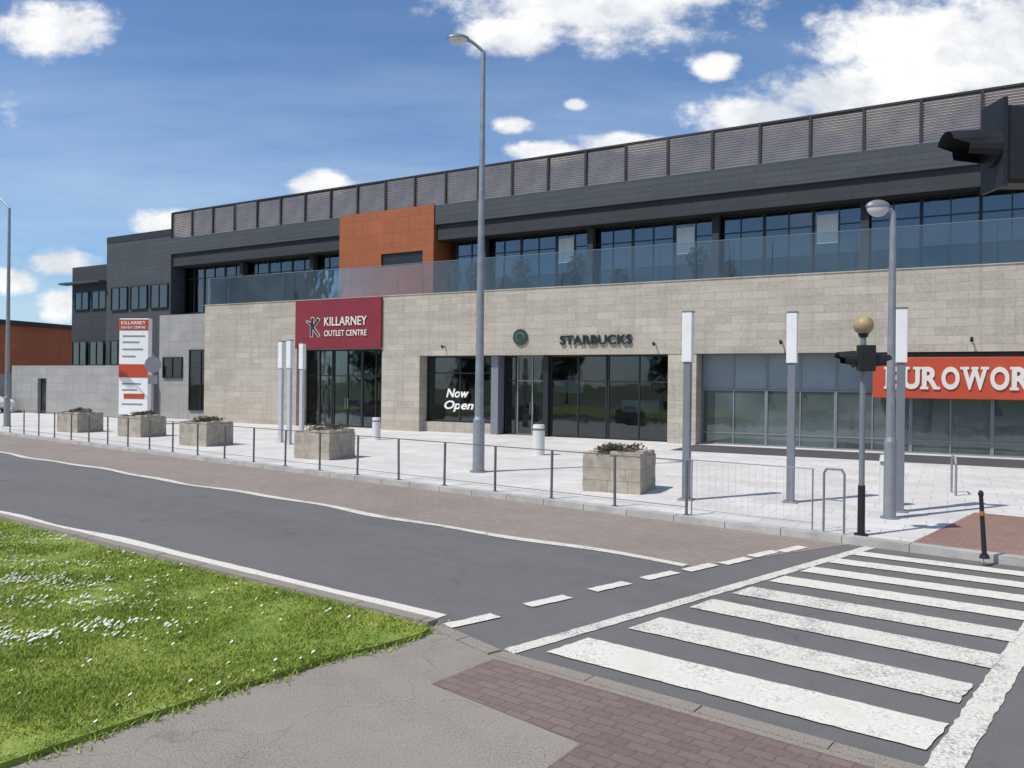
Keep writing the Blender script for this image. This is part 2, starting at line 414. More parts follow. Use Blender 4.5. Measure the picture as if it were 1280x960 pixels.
while c<1100:
    cx,cy,sx_,sy_=random.choice(cl); x=random.gauss(cx,sx_); y=random.gauss(cy,sy_)
    if random.random()<.15: y=random.uniform(4.5,12); x=random.uniform(-.7,-.2)*y
    if not inside(x,y,gp) or nz(Vector((x*3,y*3,9)))<-.12: continue
    c+=1; z=random.uniform(.085,.11); r=random.uniform(.008,.018); b=len(dz.v)
    for i in range(6):
        t=i*math.pi/3; dz.v.append((x+r*math.cos(t),y+r*math.sin(t),z+r*.6*math.sin(t+1)))
    dz.f.append(tuple(range(b,b+6))); dz.m.append(0)
do=dz.obj('daisy_flowers',M_petal); do['kind']='stuff'
# ------------------------------------------------------------------ main building
B=empty('commercial_building','long two storey stone and dark metal shopping building with roof louvres','building',F)
FU=F.inverted()@U
w=MB()
w.box(-12.2,-5.6,0,5,0,6.3); w.box(-5.598,-.312,.3,5,3.9,6.29); w.box(-.31,1.82,0,5,0,6.3)
w.box(1.822,45,0,5,3.53,6.3); w.box(13.4,14.5,.02,5,0,3.528)
w.obj('stone_wall',M_stone,B)
MB().box(1.823,5.4,.35,.6,0,.55).obj('plinth',M_stone,B)
MB().box(-17.0,-12.202,.9,6,0,6.0).obj('grey_wall',M_stoneg,B)
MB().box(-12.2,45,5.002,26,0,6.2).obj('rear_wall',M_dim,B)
MB().box(-12.25,45,-.03,.45,6.302,6.34).obj('coping',M_stone,B)
MB().box(1.83,13.39,.7,4.99,.1,.13).box(14.51,44.9,.9,4.99,.1,.13).obj('shop_floor',M_ifloor,B)
for q in ((6.8,9.6,3.6,4.3,1.25),(3,3.9,1.6,2.4,.85),(10.3,10.9,1.6,2.3,.8),(11.6,12.4,1.7,2.4,.8)):
    MB().box(q[0],q[1],q[2],q[3],.13,q[4]).box(q[0]-.05,q[1]+.05,q[2]-.05,q[3]+.05,q[4]+.002,q[4]+.05).obj('shop_counter',M_wood,B)
for (x0,x1,z0,z1) in ((7.1,9.3,1.95,2.5),(11.0,12.6,1.2,1.7)):
    MB().box(x0,x1,1.4,1.44,z0,z1).obj('menu_board',M_palepanel,B)
def window(parent,mtx,W,H,glassm,framem,mull=(),trans=(),fw=.06,dep=.10,name='window'):
    p=MB().box(fw,W-fw,.045,.055,fw,H-fw).obj(name,glassm,parent,mtx)
    f=MB(); f.box(0,W,0,dep,0,fw); f.box(0,W,0,dep,H-fw,H); f.box(0,fw,0,dep,fw,H-fw); f.box(W-fw,W,0,dep,fw,H-fw)
    for x in mull: f.box(x-fw*.45,x+fw*.45,.005,dep-.005,fw,H-fw)
    for z in trans: f.box(fw,W-fw,.012,dep-.012,z-fw*.45,z+fw*.45)
    f.obj('frame',framem,p); return p
def FT(s,d,z): return T(s,d,z)
wn_=window(B,FT(1.83,.6,.56),3.55,2.96,M_glass,M_frame,(1.8,),(2.2,))
text('Now',wn_,T(1.05,.03,1.10),.40,1.2,M_white,shear=.25,off=.02); text('Open',wn_,T(.95,.03,.46),.50,1.55,M_white,shear=.25,off=.02)
MB().box(5.4,5.75,.3,.85,.1,3.527).obj('column',M_gpaint,B)
window(B,FT(5.78,.9,.1),.55,3.42,M_glass,M_frame,(),(2.35,))
d=window(B,FT(6.35,.92,.1),1.5,3.42,M_glass,M_framel,(.75,),(2.35,),name='door')
MB().cyl((.68,-.05,.9),(.68,-.05,1.4),.015).cyl((.82,-.05,.9),(.82,-.05,1.4),.015).obj('handle',M_galv,d)
MB().box(7.87,8.1,.4,1.0,.1,3.527).obj('column',M_frame,B)
window(B,FT(8.12,.6,.1),2.55,3.42,M_glass,M_frame,(1.27,),(2.35,))
window(B,FT(10.7,.6,.1),2.68,3.42,M_glass,M_frame,(1.34,),(2.35,))
window(B,FT(-5.58,.7,.1),1.7,3.78,M_glass,M_frame,(.85,),(2.5,))
d=window(B,FT(-3.86,.72,.1),1.8,3.78,M_glass,M_frame,(.9,),(2.5,),name='door')
MB().cyl((.82,-.05,.9),(.82,-.05,1.4),.015).cyl((.98,-.05,.9),(.98,-.05,1.4),.015).obj('handle',M_galv,d)
window(B,FT(-2.04,.7,.1),1.7,3.78,M_glass,M_frame,(.85,),(2.5,))
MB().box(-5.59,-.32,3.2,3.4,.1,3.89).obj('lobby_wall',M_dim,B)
s=14.52
while s<40:
    window(B,FT(s,.8,.1),2.4,.0+2.1,M_glassf,M_framel,(1.2,),(.45,),fw=.05)
    window(B,FT(s,.8,2.21),2.4,1.31,M_frost,M_framel,(1.2,),(),fw=.035)
    s+=2.405
for i in range(20):
    x=15+i*.98
    MB().box(x,x+random.uniform(.3,.6),1.3+random.random(),2.4,.13,random.uniform(.9,1.9)).obj('shop_shelving',M_offw,B)
def UM(s,d,z): return FU@T(s,d,z)
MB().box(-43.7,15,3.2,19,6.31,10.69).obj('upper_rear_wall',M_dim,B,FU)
MB().box(-43.7,15,.9,3.19,6.305,6.36).obj('terrace_floor',M_ifloor,B,FU)
fa=MB(); fa.box(-43.7,15,-.02,.9,9.95,10.9); fa.obj('fascia',M_metal,B,FU)
fa=MB(); fa.box(-43.7,15,.12,.9,9.25,9.948); fa.obj('lower_fascia',M_metal2,B,FU)
MB().box(-43.7,15,.902,19,10.7,10.9).obj('roof',M_metal2,B,FU)
MB().box(-43.7,15,.121,.899,9.215,9.248).obj('soffit',M_metal2,B,FU)
for i in range(31):
    s=-43.7+1.85*i
    if -31.6<s<-24.0: continue
    window(B,UM(s,.95,6.4),1.83,2.82,M_glassup,M_frame,(.92,),(2.1,),fw=.05)
    if i in (14,17,20,24):  # pale panels painting white reflections on the upper windows
        MB().box(.12,.88 if i%3 else 1.5,-.02,.0,1.4,2.5).obj('white_reflection',M_palepanel,B,UM(s,.95,6.4))
    if i in (6,12,22,27):  # more pale panels for reflections, set behind the glass
        MB().box(.12,.88 if i%2 else 1.6,.5,.52,1.2+.2*(i%3),2.5).obj('white_reflection',M_palepanel,B,UM(s,.95,6.4))
for i in range(0,31,3):
    s=-43.7+1.85*i
    if -31.6<s<-24.0: continue
    MB().box(s-.14,s+.14,.55,.85,6.32,9.214).obj('column',M_metal2,B,FU)
rs=empty('rooftop_screen',None,None,FU,parent=B)
slat=MB()
for j in range(15):
    z=.02+j*.0985
    b=len(slat.v)
    slat.v+=[(.05,0,z),(1.80,0,z),(1.80,.03,z+.089),(.05,.03,z+.089),(.05,.014,z-.004),(1.80,.014,z-.004),(1.80,.044,z+.085),(.05,.044,z+.085)]
    for q in ((0,1,2,3),(7,6,5,4),(0,4,5,1),(3,2,6,7),(0,3,7,4),(1,5,6,2)): slat.f.append(tuple(b+x for x in q)); slat.m.append(0)
sp0=slat.obj('louvre_panel',M_slat,rs,T(-43.7,0.05,10.92))
pp0=MB().box(-.05,.05,-.05,.14,0,1.55).obj('post',M_slatpost,rs,T(-43.7,0.05,10.9))
rl=MB().box(-43.7,15,.03,.16,12.42,12.5).obj('top_rail',M_slatpost,rs)
for i in range(1,32):
    c=sp0.copy(); col.objects.link(c); c.parent=rs; c.matrix_local=T(-43.7+1.85*i,.05,10.92)@Matrix.Rotation(R(random.uniform(-1,1)),4,'X')
    c=pp0.copy(); col.objects.link(c); c.parent=rs; c.matrix_local=T(-43.7+1.85*i,.05,10.9)
ob=MB()
ob.box(-30,-23.95,-.08,2,8.75,10.93); ob.box(-30,-27.2,-.08,2,6.37,8.748); ob.box(-24.6,-23.95,-.08,2,6.37,8.748)
ob.box(-27.198,-24.602,-.08,2,6.37,8.1)
ob.obj('terracotta_wall',M_orange,B,FU)
MB().box(-27.19,-24.61,.02,.1,8.1,8.75).obj('slot_window',M_frame,B,FU)
# balustrade
bl=empty('balustrade',None,None,Matrix(),parent=B)
g0=MB().box(.008,1.392,0,.02,.02,1.4).obj('glass_panel',M_glassb,bl,T(-12.2,.2,6.36))
for i in range(1,37):
    c=g0.copy(); col.objects.link(c); c.parent=bl; c.matrix_local=T(-12.2+1.4*i,.2,6.36)
MB().box(-12.2,39.8,.19,.23,7.765,7.785).obj('handrail',M_gpaint,bl)
# left end of the building (dark clad blocks)
MB().box(-50.2,-43.72,0,15,0,11.1).obj('clad_wall',M_metal,B,FU)
MB().box(-54.2,-50.22,.1,15,0,9.8).obj('clad_wall',M_metal2,B,FU)
MB().box(-54.8,-50.3,-.5,0.05,8.6,8.72).obj('canopy',M_metal,B,FU)
for s in (-53.8,-51.9): window(B,UM(s,.0,6.9),1.6,1.2,M_glassup,M_frame,(.8,),())
for s in (-49.6,-47.6,-45.6): window(B,UM(s,-.1,6.7),1.7,1.5,M_glassup,M_frame,(.85,),())
for s in (-53.8,-51.9,-49.6): window(B,UM(s,-.12,3.2),1.6,1.6,M_glassup,M_frame,(.8,),())
MB().box(-50.2,-43.72,-.02,.08,11.1,11.5).obj('parapet',M_slatpost,B,FU)
lw=MB(); lw.box(-30,-27.2,0,.5,0,3.1); lw.box(-26.3,-17.4,0,.5,0,3.1); lw.box(-27.2,-26.3,0,.5,2.3,3.098)
lw.obj('low_stone_wall',M_stoneg,B)
MB().box(-27.19,-26.31,.2,.3,.1,2.29).obj('door',M_frame,B)
window(B,FT(-14.4,.8,.6),1.9,3.4,M_glass,M_frame,(.95,),(2.4,))
window(B,FT(-16.6,.8,2.4),1.6,1.2,M_glass,M_frame,(.8,),())
for s in (3.2,12.9,17.6,23.5,29):
    MB().box(s-.02,s+.02,-.25,-.002,3.9,3.94).cyl((s,-.3,3.96),(s,-.2,3.86),.05).obj('wall_light',M_frame,B)
# ------------------------------------------------------------------ signs on building
ms=tag(MB().box(-5.6,-.3,-.12,.28,3.92,6.28).obj('shopping_centre_sign',M_maroon,None,F),'large maroon sign panel with white lettering above the entrance','sign')
text('KILLARNEY',ms,T(-3.7,-.15,5.0),.42,2.6,M_letter,off=.01)
text('OUTLET CENTRE',ms,T(-3.7,-.15,4.5),.28,2.6,M_letter,off=.01)
def strokes(segs,y,mat,name,grow=0):
    m=MB()
    for n_,(a,b,w0,w1) in enumerate(segs):
        a=Vector(a);b=Vector(b);d=(b-a).normalized();n=Vector((-d.y,d.x)); k_=len(m.v); yy=y-n_*.0015
        a=a-d*grow; b=b+d*grow
        for p,w_,sg in ((a,w0,-1),(b,w1,-1),(b,w1,1),(a,w0,1)):
            q=p+n*sg*(w_/2+grow); m.v.append((q.x,yy,q.y))
        m.f.append((k_,k_+1,k_+2,k_+3)); m.m.append(0)
    return m.obj(name,mat,ms)
sg=[((-4.55,4.5),(-4.48,5.42),.12,.17),((-4.46,4.95),(-4.08,5.36),.10,.15),((-4.46,4.98),(-4.05,4.52),.12,.10),((-4.85,5.25),(-4.55,5.1),.05,.12)]
strokes(sg,-.125,M_letter,'emblem_edge',.03)
strokes(sg,-.137,M_black,'emblem')
cs=empty('coffee_shop_sign','dark raised lettering with round green emblem on stone wall','sign',F)
text('STARBUCKS',cs,T(8.85,-.06,3.93),.38,3.1,M_frame,off=.02,depth=.06)
MB().cyl((7.0,-.08,4.28),(7.0,-.01,4.28),.34,.34,28).obj('emblem',M_green,cs)
MB().cyl((7.0,-.10,4.28),(7.0,-.082,4.28),.20,.20,28).obj('emblem_ring',M_gpaint,cs)
MB().cyl((7.0,-.12,4.28),(7.0,-.102,4.28),.17,.17,28).obj('emblem_centre',M_green,cs)
es=tag(MB().box(20.6,32,-.12,-.01,1.98,3.35).obj('shop_fascia_sign',M_redp,None,F,bevel=.02),'long red fascia sign with bold white serif lettering','sign')
MB().box(20.7,31.9,0.0,.7,2.05,3.3).obj('sign_box',M_metal2,es)
x=21.0
for ch,wd in zip('EUROWORLD',(.46,.50,.50,.52,.72,.52,.50,.44,.5)):
    H=.74; t=.085
    lt=text(ch,es,T(x,-.15,2.29),H,wd,M_letter,name='letter',off=.04)
    sf=MB()
    def bar(xa,xb,z): sf.box(xa,xb,-.014,.014,z,z+t)
    if ch=='E': bar(-.05,.1,0); bar(-.05,.1,H-t); sf.box(wd-.07,wd,-.014,.014,0,.23); sf.box(wd-.07,wd,-.014,.014,H-.23,H)
    if ch=='U': bar(-.05,.2,H-t); bar(wd-.2,wd+.03,H-t)
    if ch=='R': bar(-.05,.19,0); bar(-.05,.1,H-t); bar(wd-.13,wd+.03,0)
    if ch=='W': bar(-.05,.2,H-t); bar(wd-.2,wd+.03,H-t); bar(wd/2-.1,wd/2+.1,H-t)
    if ch=='L': bar(-.05,.2,H-t); bar(-.05,.1,0); sf.box(wd-.06,wd,-.014,.014,0,.22)
    if ch=='D': bar(-.05,.1,H-t); bar(-.05,.1,0)
    if sf.v: sf.obj('letter_serif',M_letter,lt,T(0,-.003,0))
    x+=wd+.065
# ------------------------------------------------------------------ distant orange building
ob=empty('orange_commercial_building','low distant orange and dark clad commercial building','building',T(-50,63,0,-.35))
MB().box(-14,11,0,14,2.6,6.4).obj('upper_wall',M_orange,ob)
MB().box(-14,11,.2,14,0,2.598).obj('lower_wall',M_stoneg,ob)
MB().box(-14.3,11.3,-.5,14.3,6.42,6.75).obj('roof',M_metal2,ob)
for i in range(6): window(ob,T(-12+i*3.6,-.11,3.3),2.4,1.5,M_glassup,M_frame,(1.2,),())
# ------------------------------------------------------------------ unseen trees, added to darken the reflections in the shop glass
for i,(x,y,h) in enumerate([(-62,28,9),(-57,17,10),(-52,7,8.5),(-46,-3,10),(-38,-11,9),(-30,-19,10.5),(-21,-25,9),(-12,-31,10),(-2,-34,9),(9,-36,10),(20,-34,9)]):
    e=empty('tree','broad leafy green tree out of view, added to darken reflections','tree',T(x,y,0,i),'unseen trees added for reflections')
    MB().cyl((0,0,0),(.2,.1,h*.45),.28,.16,10).cyl((.2,.1,h*.4),(1.3,.5,h*.7),.12,.05,8).cyl((.2,.1,h*.4),(-1.2,-.3,h*.72),.12,.05,8).obj('added_trunk',M_bark,e)
    m=MB()
    for j in range(16):
        a=random.random()*6.28; rr=random.uniform(0,3.4)
        shr=(math.cos(a)*rr,math.sin(a)*rr,h*random.uniform(.28,.85)); q=random.uniform(1.2,2.0)
        for n in range(190):
            v=Vector((random.gauss(0,1),random.gauss(0,1),random.gauss(0,1))).normalized()*q*random.uniform(.5,1)
            m.leaf((shr[0]+v.x,shr[1]+v.y,shr[2]+v.z*.8),random.uniform(.15,.3))
    m.obj('crown',M_leaf,e)
# ------------------------------------------------------------------ lamp posts
def lamp(name,x,y,h,arm,rz,label,r0=.09,r1=.05,head=.6,hz=.17,group='street lamps'):
    e=empty(name,label,'street lamp',T(x,y,.1,rz),group)
    MB().cyl((0,0,0),(0,0,1.3),r0*1.35,r0*1.3,14).cyl((0,0,1.3),(0,0,1.38),r0*1.3,r0,14).cyl((0,0,1.38),(0,0,h-.1),r0,r1,14).cyl((0,0,0),(0,0,.03),r0*2,r0*2,14).obj('pole',M_galv,e,smooth=False)
    pts=[(0,0,h-.1)]
    for i in range(1,8):
        t=i/7; pts.append((-arm*t,0,h-.1+arm*.7*math.sin(t*math.pi/2*.85)))
    MB().tube(pts,r1*.75,10).obj('arm',M_galv,e)
    p=pts[-1]
    MB().ell((p[0]-head*.42,0,p[2]+.02),(head*.55,head*.26,head*hz),0,20,8,0,90).obj('lamp_housing',M_gpaint,e,smooth=True)
    MB().ell((p[0]-head*.42,0,p[2]+.018),(head*.5,head*.24,head*hz*1.3),0,20,8,-90,0).obj('lamp_lens',M_offw,e,smooth=True)
    return e
lamp('street_lamp',-.81,19.9,10.55,.42,R(5),'tall galvanised street lamp with short curved arm on the plaza',.11,.055,.5,.22)
lamp('street_lamp',6.42,13.55,5.28,.1,R(0),'shorter galvanised street lamp beside the crossing',.075,.05,.38,.33)
lamp('street_lamp',-22.9,36.3,10.0,.8,R(-20),'tall slim street lamp at the far end of the road',.1,.055,.62)
# ------------------------------------------------------------------ light columns
def lightcol(x,y,shaft,label):
    lc=empty('light_column',label,'light column',T(x,y,.1,-.5),'light columns on the plaza')
    MB().box(-.07,.07,-.07,.07,.0,2.66).box(-.14,.14,-.14,.14,0,.03).obj('column_shaft',shaft,lc,bevel=.01)
    MB().box(-.095,.095,-.095,.095,2.662,3.62).obj('light_head',M_white,lc,bevel=.012)
    MB().box(-.10,.10,-.10,.10,3.622,3.65).obj('cap',M_framel,lc)
    return lc
lc=lightcol(3.39,15.45,M_gpaint,'grey square steel column with white illuminated top section')
for p in [(5.35,15.3),(6.95,14.3)]: copy_thing(lc,T(p[0],p[1],.1,-.5+random.uniform(-.1,.1)))
lc=lightcol(-8.3,28.8,M_lpaint,'pale square steel column with white illuminated top section')
for p in [(-7.75,27.9),(-7.9,30.1)]: copy_thing(lc,T(p[0],p[1],.1,-.5+random.uniform(-.1,.1)))
# ------------------------------------------------------------------ planters
def shrub(mb,c,r,n,sz,mi=0):
    for i in range(n):
        v=Vector((random.gauss(0,1),random.gauss(0,1),random.gauss(0,1))).normalized()*random.uniform(.4,1)**.6
        k=1+.35*nz(v*2+Vector(c)*3)
        mb.leaf((c[0]+v.x*r[0]*k,c[1]+v.y*r[1]*k,c[2]+v.z*r[2]*k),sz*random.uniform(.6,1.3),mi)
ka=math.atan2(-.803,1)
for i,(x,y) in enumerate([(2.3,16.9),(-5.4,23.2),(-10.4,27.3),(-14.4,31.2),(-18.0,33.4)]):
    p=empty('stone_planter','square rough stone planter with low sparse plants','planter',T(x,y,.1,ka+.25),'stone planters along the plaza')
    b=MB(); W=.61
    b.box(-W+.008,W-.008,-W+.008,W-.008,0,.74)
    for row in range(3):
        z0=row*.247+.003; z1=z0+.242
        for side in range(4):
            t=-W
            while t<W-.02:
                l=random.uniform(.32,.6); e_=min(W,t+l)
                if W-e_<.15: e_=W
                o0=W-.06; o1=W+random.uniform(.0,.008)
                if side==0: b.box(t,e_-.006,-o1,-o0,z0,z1,0,.003)
                elif side==1: b.box(t,e_-.006,o0,o1,z0,z1,0,.003)
                elif side==2: b.box(-o1,-o0,t,e_-.006,z0,z1,0,.003)
                else: b.box(o0,o1,t,e_-.006,z0,z1,0,.003)
                t=e_
    b.obj('planter_body',M_planter,p)
    rr=MB(); w2=.60
    for side in range(4):
        t=-w2
        while t<w2-.1:
            l=random.uniform(.2,.34); e_=min(w2,t+l); hh=.79+random.uniform(-.02,.06)
            if side==0: rr.box(t,e_-.006,-w2,-w2+.16,.745,hh,0,.012)
            elif side==1: rr.box(t,e_-.006,w2-.16,w2,.745,hh,0,.012)
            elif side==2: rr.box(-w2,-w2+.16,t,e_-.006,.745,hh,0,.012)
            else: rr.box(w2-.16,w2,t,e_-.006,.745,hh,0,.012)
            t=e_
    rr.obj('rim',M_planter,p)
    MB().ell((0,0,.74),(.46,.46,.15),0,18,6,0,90).obj('soil',M_soil,p)
    s_=MB()
    for j in range(10):
        shrub(s_,(random.uniform(-.4,.4),random.uniform(-.4,.4),.88),(.17,.17,random.uniform(.05,.14)),90,.03,0 if j%3 else 1)
    s_.obj('plants',[M_leafb,M_leaf],p)
for (s,d) in ((3.0,.9),(4.0,1.0),(9.2,.8),(14.3,.75),(6.5,.9)):  # added shrubs, standing in for green tree reflections in the glass
    e=empty('reflection_shrub','added potted shrub standing in for a green tree reflection','plant',F@T(s,d,6.37),'shrubs standing in for reflections')
    MB().cyl((0,0,0),(0,0,.4),.17,.24,14).obj('added_pot',M_metal2,e)
    m=MB(); shrub(m,(0,0,.85),(.42,.42,.55),800,.05); m.obj('crown',M_leaf,e)
    MB().cyl((0,0,.38),(0,0,.8),.025,.02,6).obj('added_trunk',M_soil,e)
# ------------------------------------------------------------------ railing along the kerb
def rY(x): return 16.05-.803*x
rail=empty('roadside_railing','long low steel post and rail fence along the kerb','railing',T(3.0,rY(3.0),.1,math.atan2(.803,-1)))
n=0; span=1.42
p0=MB().box(-.018,.018,-.018,.018,0,.93).box(-.05,.05,-.05,.05,0,.015).obj('post',M_rail,rail)
while n*span<31.5:
    if n:
        c=p0.copy(); col.objects.link(c); c.parent=rail; c.matrix_local=T(n*span,0,0)@Matrix.Rotation(R(random.uniform(-1.2,1.2)),4,'Y')
    n+=1
MB().cyl((0,0,.93),((n-1)*span,0,.93),.010,.010,8).obj('top_rail',M_rail,rail)
MB().cyl((0,-.0,.14),((n-1)*span,-.0,.14),.006,.006,8).obj('lower_rail',M_rail,rail)
gr=empty('pedestrian_guardrail','pale thin steel guard rail with fine vertical bars beside crossing','railing',T(3.05,rY(3.05)+.0,.1,ka))
for x0 in (0.03,2.05):
    MB().cyl((x0,0,0),(x0,0,.95),.012,.012,8).obj('post',M_framel,gr)
MB().cyl((0,0,.95),(2.08,0,.95),.008,.008,8).obj('top_rail',M_framel,gr)
MB().cyl((0,0,.12),(2.08,0,.12),.005,.005,8).obj('lower_rail',M_framel,gr)
for i in range(1,18): MB().cyl((i*.1143,0,.12),(i*.1143,0,.95),.0022,.0022,6).obj('bar',M_lpaint,gr)
hp=tag(MB().tube([(0,0,0),(0,0,.9),(.04,0,.97),(.26,0,.97),(.30,0,.9),(.30,0,0)],.018,8).cyl((0,0,.5),(.30,0,.5),.010,.010,8).obj('barrier_hoop',M_gpaint,None,T(4.78,rY(4.78),.1,ka)),'small grey steel barrier hoop beside the beacon pole','barrier')
# ------------------------------------------------------------------ crossing signal with globe
def visor(mb,x,dirn,z,r,l):
    n=14;b=len(mb.v)
    for (xx,rr,cut) in ((0,r,0),(l,r*.8,.55)):
        for i in range(n+1):
            t=R(-35+250*i/n); mb.v.append((x+dirn*(xx-(cut*l*.6 if (i<3 or i>n-3) else 0)*(1 if xx else 0)),rr*math.cos(t),z+rr*math.sin(t)))
    for i in range(n): mb.f.append((b+i,b+i+1,b+n+2+i,b+n+1+i)); mb.m.append(0)
    mb.cyl((x,0,z),(x+dirn*.02,0,z),r*.98,r*.98,16)
cp=empty('crossing_beacon','amber globe beacon with black signal hoods on a dark pole','beacon',T(5.24,11.95,.1,0))
MB().cyl((0,0,.75),(0,0,3.0),.042,.042,14).obj('pole',M_gpaint,cp)
MB().cyl((0,0,0),(0,0,.75),.055,.052,14).cyl((0,0,0),(0,0,.03),.1,.1,14).obj('pole_base',M_black,cp)
MB().ell((0,0,3.14),(.145,.145,.145),0,22,14).obj('globe',M_amber,cp,smooth=True)
MB().cyl((0,0,2.96),(0,0,3.02),.06,.08,14).obj('globe_collar',M_black,cp)
sb=MB().box(-.13,.13,-.16,-.045,2.45,2.84).box(-.05,.05,-.06,.06,2.5,2.56).obj('signal_body',M_black,cp,bevel=.02)
v=MB(); visor(v,-.13,-1,2.63,.13,.26); v.obj('signal_hood',M_black,cp)
v=MB(); visor(v,.13,1,2.60,.13,.26); v.obj('signal_hood',M_black,cp)
ts=empty('traffic_signal','black traffic signal head with hood on a mast arm','traffic signal',T(5.3,5.5,.1))
MB().cyl((0,0,0),(0,0,4.3),.08,.06,14).obj('pole',M_galv,ts)
MB().cyl((0,0,3.9),(-1.70,0,3.9),.04,.04,10).obj('mast_arm',M_galv,ts)
MB().box(-1.99,-1.70,-.11,.11,3.60,4.13).obj('signal_body',M_black,ts,bevel=.025)
MB().box(-2.02,-1.992,-.13,.13,3.57,4.17).obj('backing_plate',M_black,ts)
v=MB(); visor(v,-2.02,-1,3.86,.135,.32); v.obj('signal_hood',M_black,ts)
# ------------------------------------------------------------------ bollards and small things
bo=empty('black_bollard','slim black bollard with a worn orange band, leaning slightly','bollard',T(6.2,10.45,.1)@Matrix.Rotation(R(-4),4,'Y'))
MB().cyl((0,0,0),(0,0,.84),.032,.026,12).cyl((0,0,0),(0,0,.05),.065,.05,12).ell((0,0,.84),(.034,.034,.05),0,12,8).obj('bollard_post',M_black,bo)
MB().cyl((0,0,.56),(0,0,.62),.0305,.030,12).obj('band',M_rust,bo)
for i,(x,y,h,r) in enumerate([(.85,24.9,.95,.19),(-5.2,30.8,.85,.16),(7.05,15.0,.95,.13)]):
    e=empty('litter_bin','white cylindrical litter bin standing on the plaza','litter bin',T(x,y,.1),'white bins on the plaza')
    MB().cyl((0,0,0),(0,0,h*.8),r,r,20).obj('bin_body',M_offw,e)
    MB().cyl((0,0,h*.8),(0,0,h*.88),r*.9,r*.9,20).obj('opening',M_framel,e)
    MB().cyl((0,0,h*.88),(0,0,h),r*1.05,r*.9,20).obj('lid',M_offw,e)
for i,(x,y) in enumerate([(9.3,16.8),(10.6,16.1),(11.9,15.4)]):
    hp=tag(MB().tube([(-.3,0,0),(-.3,0,.65),(-.22,0,.78),(.22,0,.78),(.3,0,.65),(.3,0,0)],.024,8).obj('cycle_stand',M_galv,None,T(x,y,.1,1.2)),'steel hoop cycle stand fixed in the paving','cycle stand','cycle stands')
# pylon sign
py=empty('pylon_sign','tall white pylon sign with red bands and tenant lettering','sign',T(-18.6,39.5,.1,-.15))
MB().box(-.78,.78,-.16,.16,.0,5.2).obj('sign_body',M_white,py,bevel=.02)
for q in ((-.785,.785,4.62,5.15),(-.785,.785,2.3,2.95),(-.5,.6,1.25,1.5)):
    MB().box(q[0],q[1],-.175,-.165,q[2],q[3]).obj('red_panel',M_redp,py)
text('KILLARNEY',py,T(-.65,-.19,4.9),.16,1.3,M_white); text('OUTLET CENTRE',py,T(-.65,-.19,4.7),.12,1.3,M_white)
q=MB()
for z,wd in ((4.3,1.2),(4.0,.9),(3.65,1.1),(3.3,.7),(1.95,1.0),(1.65,.8),(.95,1.1)): q.box(-.6,-.6+wd,-.172,-.166,z,z+.07)
q.obj('tenant_lines',M_galv,py)['kind']='stuff'
rsn=empty('round_road_sign','circular road sign seen from behind on a grey pole','road sign',T(-16.6,37.0,.1))
MB().cyl((0,0,0),(0,0,3.4),.035,.035,10).obj('pole',M_galv,rsn)
MB().cyl((0,-.05,2.9),(0,-.03,2.9),.38,.38,28).obj('sign_disc',M_gpaint,rsn)
MB().box(-.22,.22,-.05,-.03,2.0,2.4).obj('sign_plate',M_gpaint,rsn)
# parked car
car=empty('parked_car','white hatchback parked beside the far building','car',T(-33.6,50.5,.1,-.3))
prof=[(-2,.35),(-2.02,.75),(-1.85,.95),(-1.5,1.38),(-.9,1.46),(.1,1.45),(.9,.98),(1.7,.88),(2.0,.7),(2.02,.35)]
b=MB(); nP=len(prof)
for yy in (-.82,.82): b.v+=[(p[0],yy*(1 if p[1]<1.0 else .86),p[1]) for p in prof]
b.f.append(tuple(range(nP))); b.m.append(0); b.f.append(tuple(range(2*nP-1,nP-1,-1))); b.m.append(0)
for i in range(nP): j=(i+1)%nP; b.f.append((i,nP+i,nP+j,j)); b.m.append(0)
b.obj('body',M_carw,car,bevel=.05)
MB().prism([(-1.4,-.80),(.6,-.80),(.6,.80),(-1.4,.80)],.98,1.3).obj('side_window',M_frame,car)
for x in (-1.25,1.25):
    for y in (-.8,.62): MB().cyl((x,y,.32),(x,y+.18,.32),.32,.32,20).obj('wheel',M_tyre,car)
# ------------------------------------------------------------------ world
W=bpy.data.worlds.new('World'); scene.world=W; W.use_nodes=True
nt=W.node_tree; nt.nodes.clear()
wo=nt.nodes.new('ShaderNodeOutputWorld'); bg=nt.nodes.new('ShaderNodeBackground'); bg.inputs[1].default_value=.11
L(nt,bg.outputs[0],wo.inputs[0])
sunto=Vector((-.80,-.45,0)).normalized(); EL=R(56)
sd=Vector((sunto.x*math.cos(EL),sunto.y*math.cos(EL),math.sin(EL)))
sky=nt.nodes.new('ShaderNodeTexSky'); sky.sky_type='NISHITA'; sky.sun_disc=False; sky.sun_elevation=EL
sky.sun_rotation=math.atan2(sunto.x,sunto.y)%(2*math.pi); sky.air_density=1.0; sky.dust_density=.3; sky.ozone_density=2.5
skc=mixc(nt,1.0,sky.outputs[0],(.80,1.0,1.20),'MULTIPLY')
tc=nt.nodes.new('ShaderNodeTexCoord'); sx=nt.nodes.new('ShaderNodeSeparateXYZ'); L(nt,tc.outputs['Generated'],sx.inputs[0])
dy=math_(nt,'MAXIMUM',sx.outputs[1],.15)
uu=math_(nt,'DIVIDE',sx.outputs[0],dy); vv=math_(nt,'DIVIDE',sx.outputs[2],dy)
cb=nt.nodes.new('ShaderNodeCombineXYZ'); L(nt,uu,cb.inputs[0]); L(nt,vv,cb.inputs[1])
mp=nt.nodes.new('ShaderNodeMapping'); mp.inputs['Scale'].default_value=(1,1.5,1); L(nt,cb.outputs[0],mp.inputs[0])
n1=noise(nt,mp.outputs[0],7,9,.62); n2=noise(nt,mp.outputs[0],24,6,.62)
